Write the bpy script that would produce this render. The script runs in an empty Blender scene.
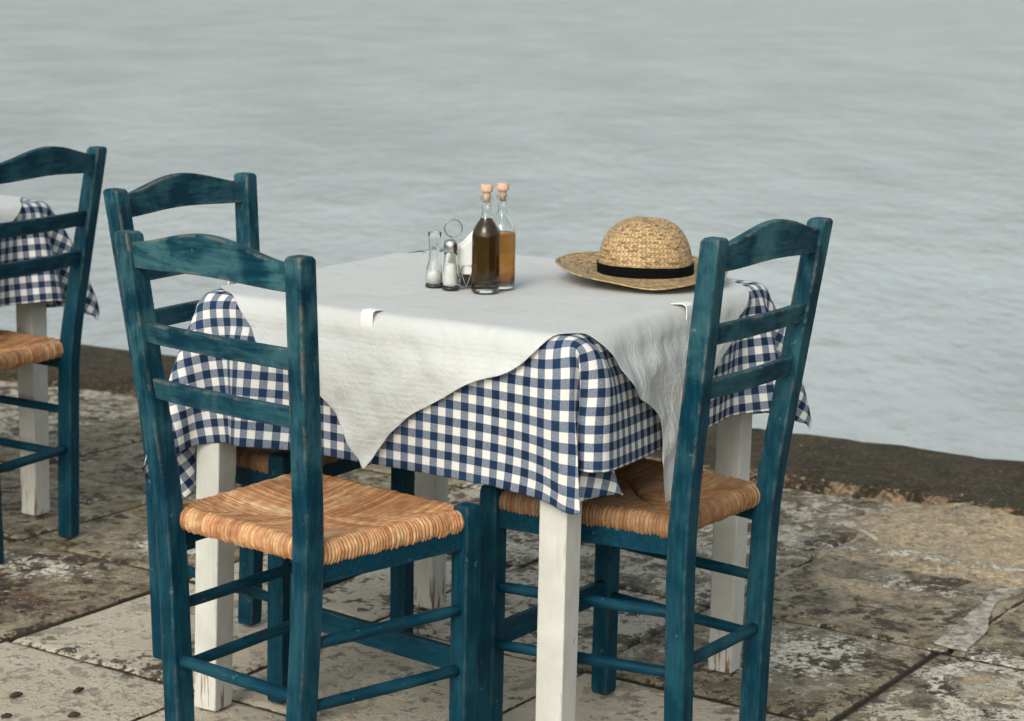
import bpy, bmesh, math, random
import numpy as np
from mathutils import Vector, Matrix
random.seed(7)
C = bpy.context.scene.collection
PI = math.pi
R_ = math.radians

# ------------------------------------------------------------------ helpers
def tag(o, label=None, cat=None, group=None, kind=None):
    if label: o['label'] = label
    if cat: o['category'] = cat
    if group: o['group'] = group
    if kind: o['kind'] = kind
    return o

def empty(name, loc, rz=0.0):
    o = bpy.data.objects.new(name, None); C.objects.link(o)
    o.location = loc; o.rotation_euler = (0, 0, rz); o.empty_display_size = .1
    return o

def link(name, me, mat, parent=None, smooth=True):
    o = bpy.data.objects.new(name, me); C.objects.link(o)
    if mat: me.materials.append(mat)
    if parent: o.parent = parent
    if smooth:
        me.polygons.foreach_set('use_smooth', [True] * len(me.polygons))
    return o

def bm_obj(name, bm, mat, parent=None, smooth=True, bevel=0.0, seg=2):
    me = bpy.data.meshes.new(name)
    bmesh.ops.recalc_face_normals(bm, faces=bm.faces)
    bm.to_mesh(me); bm.free()
    o = link(name, me, mat, parent, smooth)
    if bevel:
        b = o.modifiers.new('bevel', 'BEVEL'); b.width = bevel; b.segments = seg
        b.limit_method = 'ANGLE'; b.angle_limit = R_(40); b.harden_normals = True
    return o

def sweep(bm, rings):
    """rings: list of lists of points, same count; closed loops, capped"""
    vs = [[bm.verts.new(p) for p in r] for r in rings]
    n = len(vs[0])
    for a, b in zip(vs[:-1], vs[1:]):
        for i in range(n):
            bm.faces.new((a[i], a[(i + 1) % n], b[(i + 1) % n], b[i]))
    bm.faces.new(vs[0][::-1]); bm.faces.new(vs[-1])
    return vs

def box_between(bm, p, q, w, h, up=(0, 0, 1), n=1, bow=None):
    """rectangular bar from p to q, w across, h along `up`"""
    p, q, up = Vector(p), Vector(q), Vector(up)
    d = (q - p).normalized(); s = d.cross(up).normalized(); u = s.cross(d).normalized()
    rings = []
    for k in range(n + 1):
        t = k / n; c = p.lerp(q, t)
        if bow: c = c + Vector(bow) * (4 * t * (1 - t))
        rings.append([c + s * a * w / 2 + u * b * h / 2 for a, b in ((-1, -1), (1, -1), (1, 1), (-1, 1))])
    sweep(bm, rings)

def rod(bm, p, q, r, n=14, k=8, mid=1.12):
    p, q = Vector(p), Vector(q); d = (q - p).normalized()
    s = d.orthogonal().normalized(); u = d.cross(s)
    rings = []
    for j in range(k + 1):
        t = j / k; c = p.lerp(q, t); rr = r * (1 + (mid - 1) * 4 * t * (1 - t))
        rings.append([c + (s * math.cos(2 * PI * i / n) + u * math.sin(2 * PI * i / n)) * rr for i in range(n)])
    sweep(bm, rings)

def lathe(bm, prof, n=48, cap_top=True, cap_bot=True, off=(0, 0, 0)):
    o = Vector(off); rings = []
    for r, z in prof:
        rings.append([bm.verts.new(o + Vector((r * math.cos(2 * PI * i / n), r * math.sin(2 * PI * i / n), z))) for i in range(n)])
    for a, b in zip(rings[:-1], rings[1:]):
        for i in range(n):
            bm.faces.new((a[i], a[(i + 1) % n], b[(i + 1) % n], b[i]))
    if cap_bot: bm.faces.new(rings[0][::-1])
    if cap_top: bm.faces.new(rings[-1])

def grid_mesh(name, P, mask=None):
    """P (n,m,3) -> mesh with quads; returns mesh"""
    n, m = P.shape[:2]
    idx = np.arange(n * m).reshape(n, m)
    f = np.stack([idx[:-1, :-1], idx[1:, :-1], idx[1:, 1:], idx[:-1, 1:]], -1).reshape(-1, 4)
    if mask is not None:
        mm = mask.reshape(-1); f = f[mm[f].all(1)]
    me = bpy.data.meshes.new(name)
    me.from_pydata(P.reshape(-1, 3).tolist(), [], f.tolist())
    me.update()
    return me

def fattr(me, name, vals):
    a = me.attributes.new(name, 'FLOAT', 'POINT')
    a.data.foreach_set('value', np.asarray(vals, dtype=np.float32).ravel())

# value noise in numpy, several octaves
def vnoise(x, y, seed=0, octs=4, rough=.5):
    rng = np.random.RandomState(seed); out = 0; amp = 1; tot = 0; f = 1
    for o in range(octs):
        T = rng.rand(64, 64)
        X = x * f + 17.3 * o; Y = y * f + 9.1 * o
        xi = np.floor(X).astype(int); yi = np.floor(Y).astype(int)
        fx = X - xi; fy = Y - yi; fx = fx * fx * (3 - 2 * fx); fy = fy * fy * (3 - 2 * fy)
        a = T[xi % 64, yi % 64]; b = T[(xi + 1) % 64, yi % 64]; c = T[xi % 64, (yi + 1) % 64]; d = T[(xi + 1) % 64, (yi + 1) % 64]
        out = out + amp * ((a * (1 - fx) + b * fx) * (1 - fy) + (c * (1 - fx) + d * fx) * fy); tot += amp
        amp *= rough; f *= 2.03
    return out / tot

# ------------------------------------------------------------------ materials
class NT:
    def __init__(s, name):
        s.m = bpy.data.materials.new(name); s.m.use_nodes = True
        s.t = s.m.node_tree; s.t.nodes.clear()
        s.out = s.t.nodes.new('ShaderNodeOutputMaterial')
        s.b = s.t.nodes.new('ShaderNodeBsdfPrincipled')
        s.t.links.new(s.b.outputs[0], s.out.inputs[0])
    def n(s, typ, **kw):
        nd = s.t.nodes.new(typ)
        for k, v in kw.items():
            if k in nd.inputs: s.set(nd.inputs[k], v)
            else: setattr(nd, k, v)
        return nd
    def set(s, inp, v):
        if isinstance(v, bpy.types.NodeSocket): s.t.links.new(v, inp)
        elif isinstance(v, (tuple, list)) and len(v) == 3 and inp.type == 'RGBA': inp.default_value = (*v, 1)
        else: inp.default_value = v
    def i(s, nd, k, v): s.set(nd.inputs[k], v)
    def math(s, op, a, b=None, c=None, clamp=False):
        nd = s.t.nodes.new('ShaderNodeMath'); nd.operation = op; nd.use_clamp = clamp
        for k, v in enumerate((a, b, c)):
            if v is not None: s.set(nd.inputs[k], v)
        return nd.outputs[0]
    def mix(s, f, a, b, mode='MIX'):
        nd = s.t.nodes.new('ShaderNodeMix'); nd.data_type = 'RGBA'; nd.blend_type = mode
        s.set(nd.inputs[0], f); s.set(nd.inputs[6], a); s.set(nd.inputs[7], b)
        return nd.outputs[2]
    def ramp(s, f, lo, hi, a=0., b=1.):
        nd = s.t.nodes.new('ShaderNodeMapRange'); nd.interpolation_type = 'SMOOTHSTEP'
        s.set(nd.inputs[0], f); nd.inputs[1].default_value = lo; nd.inputs[2].default_value = hi
        nd.inputs[3].default_value = a; nd.inputs[4].default_value = b
        return nd.outputs[0]
    def noise(s, vec, scale, detail=4, rough=.55, dist=0, typ=None):
        nd = s.t.nodes.new('ShaderNodeTexNoise'); s.set(nd.inputs['Vector'], vec)
        nd.inputs['Scale'].default_value = scale; nd.inputs['Detail'].default_value = detail
        nd.inputs['Roughness'].default_value = rough; nd.inputs['Distortion'].default_value = dist
        return nd.outputs[0]
    def vscale(s, vec, sc, rot=(0, 0, 0), loc=(0, 0, 0)):
        nd = s.t.nodes.new('ShaderNodeMapping'); s.set(nd.inputs[0], vec)
        nd.inputs['Scale'].default_value = sc; nd.inputs['Rotation'].default_value = rot; nd.inputs['Location'].default_value = loc
        return nd.outputs[0]
    def obj(s): return s.n('ShaderNodeTexCoord').outputs['Object']
    def pos(s): return s.n('ShaderNodeNewGeometry').outputs['Position']
    def attr(s, name, typ='GEOMETRY', out='Fac'):
        nd = s.n('ShaderNodeAttribute'); nd.attribute_type = typ; nd.attribute_name = name
        return nd.outputs[out]
    def edge(s, rad):
        bv = s.n('ShaderNodeBevel'); bv.samples = 4; bv.inputs[0].default_value = rad
        g = s.n('ShaderNodeNewGeometry')
        d = s.n('ShaderNodeVectorMath', operation='DOT_PRODUCT')
        s.t.links.new(bv.outputs[0], d.inputs[0]); s.t.links.new(g.outputs['Normal'], d.inputs[1])
        return s.math('SUBTRACT', 1., d.outputs['Value'], clamp=True)
    def bump(s, h, strength, dist=.01, prev=None):
        nd = s.t.nodes.new('ShaderNodeBump'); s.set(nd.inputs['Height'], h)
        nd.inputs['Strength'].default_value = strength; nd.inputs['Distance'].default_value = dist
        if prev: s.set(nd.inputs['Normal'], prev)
        return nd.outputs[0]
    def done(s, col=None, rough=None, normal=None, spec=None, **kw):
        if col is not None: s.i(s.b, 'Base Color', col)
        if rough is not None: s.i(s.b, 'Roughness', rough)
        if normal is not None: s.i(s.b, 'Normal', normal)
        if spec is not None: s.i(s.b, 'Specular IOR Level', spec)
        for k, v in kw.items(): s.i(s.b, k, v)
        return s.m

def mat_teal():
    t = NT('teal_paint'); p = t.pos()
    rnd = t.n('ShaderNodeObjectInfo').outputs['Random']
    wear_shade = t.attr('wear_shade', 'OBJECT')
    off = t.n('ShaderNodeCombineXYZ', X=t.math('MULTIPLY', rnd, 7.), Y=t.math('MULTIPLY', rnd, 3.), Z=0.).outputs[0]
    q = t.n('ShaderNodeVectorMath', operation='ADD'); t.set(q.inputs[0], p); t.set(q.inputs[1], off); q = q.outputs[0]
    ob = t.obj(); lay = t.attr('lay', 'OBJECT')
    oo = t.n('ShaderNodeVectorMath', operation='ADD'); t.set(oo.inputs[0], ob); t.set(oo.inputs[1], off); oo = oo.outputs[0]
    g0 = t.vscale(oo, (60, 60, 7)); g1 = t.vscale(oo, (60, 7, 60)); g2 = t.vscale(oo, (7, 60, 60))
    def vmix(f, a_, b_):
        nd = t.n('ShaderNodeMix', data_type='VECTOR'); t.set(nd.inputs[0], f); t.set(nd.inputs[4], a_); t.set(nd.inputs[5], b_); return nd.outputs[1]
    gv = vmix(t.math('GREATER_THAN', lay, 1.5), vmix(t.math('GREATER_THAN', lay, .5), g0, g1), g2)
    streak = t.noise(gv, 1.8, 6, .7)
    zz = t.n('ShaderNodeSeparateXYZ', Vector=ob).outputs[2]
    high = t.ramp(zz, .35, .85, .35, 1.15)
    blot = t.noise(q, 9, 4, .6, .5)
    fine = t.noise(q, 120, 3, .6)
    a = t.mix(t.ramp(blot, .25, .80), (.0004, .023, .041), (.0007, .034, .059))
    a = t.mix(t.math('MULTIPLY', t.ramp(streak, .42, .72), .45), a, (.0018, .066, .100))
    fade = t.math('MULTIPLY', t.ramp(t.math('ADD', blot, t.math('MULTIPLY', streak, .5)), .62, .95), wear_shade)
    a = t.mix(t.math('MULTIPLY', fade, t.math('MULTIPLY', high, .85), clamp=True), a, (.042, .115, .132))
    e = t.edge(.008)
    em = t.math('MULTIPLY', t.ramp(e, .006, .07), t.ramp(t.noise(q, 22, 5, .75), .46, .60))
    em = t.math('MULTIPLY', t.math('MULTIPLY', em, .7), t.math('MULTIPLY', t.math('ADD', .3, t.math('MULTIPLY', wear_shade, .7)), high, clamp=True))
    a = t.mix(em, a, (.26, .20, .12))
    sp = t.math('MULTIPLY', t.ramp(t.noise(q, 75, 2, .5), .70, .78), .35)
    a = t.mix(sp, a, (.16, .22, .20))
    dk = t.ramp(t.noise(gv, .9, 5, .65), .30, .50, .90, 1.)
    a = t.mix(1., a, t.n('ShaderNodeCombineColor', Red=dk, Green=dk, Blue=dk).outputs[0], 'MULTIPLY')
    nm = t.bump(t.math('ADD', streak, t.math('MULTIPLY', fine, .4)), .35, .002)
    return t.done(a, t.ramp(blot, .3, .7, .5, .68), nm, .12)

def mat_white_wood():
    t = NT('chipped_white_paint'); p = t.pos()
    streak = t.noise(t.vscale(p, (70, 70, 4)), 1.5, 5, .6)
    blot = t.noise(p, 12, 4, .6)
    a = t.mix(t.ramp(blot, .3, .7), (.55, .54, .50), (.46, .445, .405))
    a = t.mix(t.math('MULTIPLY', t.ramp(streak, .5, .8), .5), a, (.36, .33, .28))
    e = t.edge(.005)
    em = t.math('MULTIPLY', t.ramp(e, .02, .12), t.ramp(t.noise(t.vscale(p, (1, 1, .5)), 45, 4, .7), .52, .60))
    z = t.n('ShaderNodeSeparateXYZ'); t.set(z.inputs[0], p)
    low = t.ramp(z.outputs['Z'], 0., .14, 1., 0.)
    chips = t.math('MULTIPLY', low, t.ramp(t.noise(t.vscale(p, (90, 90, 10)), 1., 3, .6), .56, .64))
    spots = t.ramp(t.noise(t.vscale(p, (1, 1, .35)), 70, 2, .5), .75, .78)
    m = t.math('MAXIMUM', t.math('MAXIMUM', em, chips), spots)
    a = t.mix(m, a, (.16, .075, .04))
    nm = t.bump(t.math('SUBTRACT', streak, t.math('MULTIPLY', m, 1.5)), .4, .0015)
    return t.done(a, .6, nm, .3)

def mat_straw_seat():
    t = NT('woven_rush'); p = t.pos()
    tone = t.attr('tone'); gap_dark = t.attr('dark')
    a = t.mix(t.ramp(tone, 0., .5), (.32, .125, .048), (.52, .255, .115))
    a = t.mix(t.ramp(tone, .45, 1.), a, (.70, .44, .23))
    a = t.mix(t.math('MULTIPLY', t.ramp(t.noise(p, 34, 5, .7), .42, .62), .62), a, (.30, .115, .048))
    a = t.mix(t.math('MULTIPLY', t.ramp(t.noise(t.vscale(p, (1, 1, 1), (0, 0, 2)), 19, 4, .6), .56, .68), .5), a, (.60, .45, .27))
    a = t.mix(t.math('MULTIPLY', t.ramp(t.noise(p, 200, 3, .6), .5, .8), .35), a, (.65, .42, .22))
    wear_shade = t.attr('wear_shade', 'OBJECT')
    a = t.mix(wear_shade, a, (.10, .055, .025))  # shade painted into the rush: browner on the chairs standing in shade
    a = t.mix(t.math('MULTIPLY', gap_dark, .8), a, (.05, .025, .012))  # darker in the gaps between strands and along the seams
    nm = t.bump(t.noise(p, 260, 3, .6), .3, .001)
    return t.done(a, .62, nm, .3)

def mat_gingham():
    t = NT('blue_gingham')
    uv = t.n('ShaderNodeUVMap'); uv.uv_map = 'UVMap'
    s = t.n('ShaderNodeSeparateXYZ'); t.set(s.inputs[0], uv.outputs[0])
    def band(x):
        fr = t.math('FRACT', t.math('DIVIDE', x, .0282))
        tri = t.math('ABSOLUTE', t.math('SUBTRACT', fr, .5))
        return t.ramp(tri, .235, .265, 1., 0.)
    a, b = band(s.outputs[0]), band(s.outputs[1])
    su = t.math('MULTIPLY', t.math('ADD', a, b), .5)
    wv = t.noise(t.vscale(uv.outputs[0], (1400, 300, 1)), 1, 2, .5)
    wu = t.noise(t.vscale(uv.outputs[0], (300, 1400, 1)), 1, 2, .5)
    fad = t.noise(uv.outputs[0], 6, 3, .5)
    blue = t.mix(t.ramp(fad, .35, .65), (.008, .018, .044), (.012, .036, .084))
    mid = t.mix(t.ramp(t.math('ADD', t.math('MULTIPLY', wv, a), t.math('MULTIPLY', wu, b)), .30, .70), (.085, .11, .160), (.23, .255, .30))
    white = t.mix(t.ramp(wv, .3, .7), (.60, .57, .54), (.68, .65, .61))
    c = t.mix(t.ramp(su, .02, .48), white, mid)
    c = t.mix(t.ramp(su, .52, .98), c, blue)
    h = t.math('ADD', t.math('MULTIPLY', t.noise(uv.outputs[0], 55, 4, .6), .8), t.math('MULTIPLY', t.math('ADD', wv, wu), .25))
    nm = t.bump(h, .35, .003)
    m = t.done(c, .85, nm, .15)
    return m

def mat_topper():
    t = NT('white_paper_cloth')
    uv = t.n('ShaderNodeUVMap'); uv.uv_map = 'UVMap'
    v = uv.outputs[0]
    vor = t.n('ShaderNodeTexVoronoi', feature='DISTANCE_TO_EDGE'); t.set(vor.inputs['Vector'], t.vscale(v, (1, 1, 1))); vor.inputs['Scale'].default_value = 130
    cr = t.noise(v, 14, 5, .62, .8)
    cr2 = t.noise(v, 45, 4, .6, 1.2)
    wv = t.n('ShaderNodeTexWave', wave_type='BANDS'); t.set(wv.inputs['Vector'], v); wv.inputs['Scale'].default_value = 34; wv.inputs['Distortion'].default_value = 1.5
    a = t.mix(t.ramp(cr, .3, .7), (.66, .665, .65), (.74, .74, .725))
    h = t.math('ADD', t.math('MULTIPLY', cr, 1.5), t.math('MULTIPLY', cr2, .35))
    fold = t.math('ABSOLUTE', t.math('SUBTRACT', t.math('FRACT', t.math('DIVIDE', t.n('ShaderNodeSeparateXYZ', Vector=v).outputs[0], .155)), .5))
    h = t.math('ADD', h, t.ramp(fold, 0., .03, .18, 0.))
    h = t.math('ADD', h, t.math('MULTIPLY', t.noise(v, 5, 3, .5, 1.5), 2.2))
    h = t.math('ADD', h, t.math('MULTIPLY', t.ramp(vor.outputs[0], 0., .3), .07))
    cz = t.n('ShaderNodeTexVoronoi', feature='F1', distance='CHEBYCHEV'); t.set(cz.inputs['Vector'], t.n('ShaderNodeVectorMath', operation='ADD').outputs[0]); t.set(cz.inputs['Vector'].links[0].from_node.inputs[0], v); t.set(cz.inputs['Vector'].links[0].from_node.inputs[1], t.noise(v, 9, 4, .6)); cz.inputs['Scale'].default_value = 9
    h = t.math('ADD', h, t.math('MULTIPLY', cz.outputs[0], .55))
    hang = t.ramp(t.n('ShaderNodeSeparateXYZ', Vector=t.obj()).outputs[2], -.05, .0, 1., .28)
    nm = t.bump(t.math('MULTIPLY', h, hang), .42, .007)
    nm = t.bump(wv.outputs[0], .12, .002, nm)
    m = t.done(a, .7, nm, .2)
    # thin tissue: part of the light passes through
    tr = t.n('ShaderNodeBsdfTranslucent'); t.set(tr.inputs[0], a); t.set(tr.inputs['Normal'], nm)
    mx = t.n('ShaderNodeMixShader'); mx.inputs[0].default_value = .30
    t.t.links.new(t.b.outputs[0], mx.inputs[1]); t.t.links.new(tr.outputs[0], mx.inputs[2])
    tp = t.n('ShaderNodeBsdfTransparent'); m2 = t.n('ShaderNodeMixShader'); t.set(m2.inputs[0], t.ramp(cr, .45, .7, .0, .16))
    t.t.links.new(mx.outputs[0], m2.inputs[1]); t.t.links.new(tp.outputs[0], m2.inputs[2]); t.t.links.new(m2.outputs[0], t.out.inputs[0])
    return m

def simple(name, col, rough=.5, metallic=0., spec=.5, nscale=0, nstr=.2, var=.0, **kw):
    t = NT(name); p = t.pos(); c = col
    if var:
        n = t.noise(p, nscale or 40, 4, .6)
        c = t.mix(t.ramp(n, .3, .7), tuple(x * (1 - var) for x in col), tuple(min(1, x * (1 + var)) for x in col))
    nm = t.bump(t.noise(p, nscale, 4, .6), nstr, .002) if nscale else None
    return t.done(c, rough, nm, spec, Metallic=metallic, **kw)

def glass(name, col, rough=.02, ior=1.45):
    t = NT(name)
    return t.done(col, rough, None, .5, **{'Transmission Weight': 1., 'IOR': ior})

def liquid(name, col, dens):
    t = NT(name)
    return t.done(col, .08, None, .3, **{'Transmission Weight': .86, 'IOR': 1.12})

def mat_hat(name, lite, dark, scale):
    t = NT(name)
    uv = t.n('ShaderNodeUVMap'); uv.uv_map = 'UVMap'
    s = t.n('ShaderNodeSeparateXYZ'); t.set(s.inputs[0], uv.outputs[0])
    # braid: rows along v, slanted strands alternating
    row = t.math('FRACT', s.outputs[1])
    up = t.math('ABSOLUTE', t.math('SUBTRACT', row, .5))
    sl = t.math('FRACT', t.math('ADD', s.outputs[0], t.math('MULTIPLY', up, 1.3)))
    strand = t.math('MULTIPLY', t.ramp(sl, 0., .2), t.ramp(sl, .8, 1., 1., 0.))
    seam = t.ramp(up, .40, .5, 1., 0.)
    cell = t.n('ShaderNodeTexWhiteNoise', noise_dimensions='2D')
    cv = t.n('ShaderNodeCombineXYZ', X=t.math('FLOOR', t.math('ADD', s.outputs[0], t.math('MULTIPLY', up, 1.3))), Y=t.math('FLOOR', t.math('MULTIPLY', s.outputs[1], 2.)), Z=0.)
    t.set(cell.inputs['Vector'], cv.outputs[0])
    c = t.mix(t.ramp(cell.outputs['Value'], .1, .9), lite, tuple(x * .62 for x in lite))
    c = t.mix(t.math('MULTIPLY', t.ramp(cell.outputs['Value'], .86, .96), .7), c, dark)
    c = t.mix(t.math('MULTIPLY', t.ramp(t.noise(t.pos(), 28, 3, .6), .5, .7), .35), c, tuple(x * .55 for x in lite))
    h = t.math('MULTIPLY', strand, seam)
    c = t.mix(t.ramp(h, 0., .40, .42, 0.), c, dark)
    return t.done(c, .6, t.bump(h, .8, .002), .25)

M = dict(
    teal=mat_teal(), white=mat_white_wood(), rush=mat_straw_seat(), ging=mat_gingham(), top=mat_topper(),
    glass=glass('clear_glass', (.96, .98, .97)),
    oil=liquid('dark_olive_oil', (.115, .058, .012), 1), vin=liquid('amber_vinegar', (.66, .29, .075), 1),
    cork=simple('cork', (.56, .37, .26), .8, nscale=300, var=.2),
    chrome=simple('brushed_steel', (.55, .55, .54), .25, 1.0),
    wire=simple('steel_wire', (.28, .25, .22), .35, .9),
    salt=simple('salt', (.80, .77, .73), .8, nscale=600, var=.05),
    pepper=simple('ground_pepper', (.035, .022, .014), .8, nscale=500, var=.4),
    darkbase=simple('dark_plastic', (.02, .016, .014), .35),
    napkin=simple('paper_napkin', (.76, .75, .73), .8, nscale=80, nstr=.4, var=.03),
    clip=simple('white_plastic', (.74, .73, .70), .4),
    ribbon=simple('black_ribbon', (.003, .003, .0035), .95, spec=.08, nscale=400, nstr=.05, var=.3),
    crown=mat_hat('straw_braid', (.55, .37, .19), (.17, .08, .035), 1), brim=mat_hat('straw_braid_brim', (.47, .33, .165), (.13, .07, .03), 1),
    pod=simple('dry_pod', (.030, .014, .010), .8, nscale=200, nstr=.9, var=.4),
    stick=simple('bleached_stick', (.42, .38, .30), .7, nscale=200, var=.2),
)

# ------------------------------------------------------------------ chairs
def chair_post(side, d, ch):
    """rear post: straight below the seat, smoothly raked above it"""
    w0, w1, w2, xb0, xb2, hs, ht = ch[:7]
    bm = bmesh.new(); rings = []
    zs = [0, .012, .12, .25, .36, .42, .46, .50, .56, .64, .72, .80, .86, ht - .006, ht]
    for z in zs:
        if z <= hs: t = z / hs; x = -xb0 * (1 - t); y = (w0 + (w1 - w0) * t) / 2
        else: t = (z - hs) / (ht - hs); x = -xb2 * t; y = (w1 + (w2 - w1) * t) / 2
        # soften the knee at the seat
        k = math.exp(-((z - hs) / .05) ** 2); x += -.0025 * k
        dx, dy = .0375, .0325
        if z == 0: dx *= .93; dy *= .93
        if z == ht: dx *= .80; dy *= .80
        if z > hs: dx *= 1 - .10 * (z - hs) / (ht - hs)
        rings.append([(x + a * dx / 2, side * y + b * dy / 2, z) for a, b in ((-1, -1), (1, -1), (1, 1), (-1, 1))])
    sweep(bm, rings)
    return bm

def rear_at(ch, z):
    w0, w1, w2, xb0, xb2, hs, ht = ch[:7]
    if z <= hs: t = z / hs; return -xb0 * (1 - t), (w0 + (w1 - w0) * t) / 2
    t = (z - hs) / (ht - hs); return -xb2 * t, (w1 + (w2 - w1) * t) / 2

def crest_bm(ch):
    bm = bmesh.new(); n = 20; zt = ch[6]
    x, y = rear_at(ch, zt - .035); y -= .012
    rings = []
    for k in range(n + 1):
        s = -1 + 2 * k / n
        arch = .5 * (1 + math.cos(PI * min(1, abs(s) * 1.02)))
        top = zt - .014 + .027 * arch ** .8; bot = zt - .055 + .006 * arch
        xx = x - .010 * (1 - s * s)
        th = .0085
        r = [(xx - th, s * y, bot), (xx + th, s * y, bot), (xx + th - .0035, s * y, top), (xx - th - .0035 + .001, s * y, top)]
        rings.append(r)
    sweep(bm, rings)
    return bm

def slat_bm(ch, z, h=.033):
    bm = bmesh.new(); n = 12; x, y = rear_at(ch, z); y -= .012; rings = []
    for k in range(n + 1):
        s = -1 + 2 * k / n; xx = x - .007 * (1 - s * s); th = .0075
        lean = .003
        rings.append([(xx - th + lean, s * y, z - h / 2), (xx + th + lean, s * y, z - h / 2), (xx + th - lean, s * y, z + h / 2), (xx - th - lean, s * y, z + h / 2)])
    sweep(bm, rings)
    return bm

def rush_mesh(ch, seed):
    """woven rush: four wedges of strands that wrap over the rails"""
    hs, D, wf = ch[5], ch[7], ch[9]; w1 = ch[1]
    rng = np.random.RandomState(seed)
    zt = hs + .019
    x0, x1 = .0070, D + .0115
    yr, yf = w1 / 2 + .0105, wf / 2 + .0115
    cor = [np.array(c) for c in ((x0, -yr), (x1, -yf), (x1, yf), (x0, yr))]
    cen = np.array([(x0 + x1) / 2 - .01, 0.])
    verts = []; faces = []; tone = []; dark = []
    NA, NR = 300, 60
    rr = np.linspace(0, 1, NR)
    for k in range(4):
        A, B = cor[k], cor[(k + 1) % 4]
        L = np.linalg.norm(B - A); e = (B - A) / L
        nrm = np.array([e[1], -e[0]])
        if np.dot(nrm, (A + B) / 2 - cen) < 0: nrm = -nrm
        # strands of uneven width along the rail
        ws = []; tot = 0
        while tot < L + .02: w = rng.uniform(.0045, .0085); ws.append(w); tot += w
        edges = np.concatenate([[0], np.cumsum(ws)]); stone = rng.rand(len(ws)); sh = rng.uniform(-.0012, .0018, len(ws))
        base = len(verts)
        for i in range(NA):
            a = i / (NA - 1)
            E = A + (B - A) * a
            for r in rr:
                # profile: underside -> round rim -> in towards the centre
                if r < .30:
                    ph = r / .30 * PI * .80 - PI * .30   # around the rail
                    out = math.cos(ph) * .014 - .014; z = -.017 + math.sin(ph) * .017; tin = 0
                else:
                    tin = (r - .30) / .70
                    ph = PI * .5; out = -.014 + 0; z = 0
                P2 = E + nrm * out
                if r >= .30:
                    P2 = P2 + (cen - P2) * tin
                s = np.dot(P2 - A, e)
                s_w = s + .0009 * math.sin(tin * 9 + k * 2 + s * 30) * tin + .0010 * math.sin(s * 90 + r * 7)
                j = min(len(stone) - 1, max(0, np.searchsorted(edges, s_w + .004) - 1))
                fr = (s_w + .004 - edges[j]) / ws[j]
                bulge = math.sqrt(max(0, 1 - (2 * fr - 1) ** 2))
                zz = z
                wob = .5 + .5 * math.sin(2 * PI * (s_w / .006 * .5 + r * 9 + j * .37))
                if r >= .30:
                    dip = .016 * (1 - (1 - tin) ** 2.2)
                    zz = .0 - dip
                # round corners near posts: strands sink by the diagonal seams
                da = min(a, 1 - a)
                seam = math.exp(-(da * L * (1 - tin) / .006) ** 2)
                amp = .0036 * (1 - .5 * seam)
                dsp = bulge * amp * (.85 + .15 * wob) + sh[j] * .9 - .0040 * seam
                if r < .30:
                    P2 = P2 + nrm * (math.cos(ph) * dsp); zz += math.sin(ph) * dsp
                else: zz += dsp
                verts.append((P2[0], P2[1], zt - .003 + zz))
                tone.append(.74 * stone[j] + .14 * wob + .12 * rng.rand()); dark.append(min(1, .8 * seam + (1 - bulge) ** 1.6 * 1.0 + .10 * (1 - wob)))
        for i in range(NA - 1):
            for q in range(NR - 1):
                v = base + i * NR + q
                faces.append((v, v + 1, v + NR + 1, v + NR))
    me = bpy.data.meshes.new('rush_seat'); me.from_pydata(verts, [], faces); me.update()
    fattr(me, 'tone', tone); fattr(me, 'dark', dark)
    return me

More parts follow.
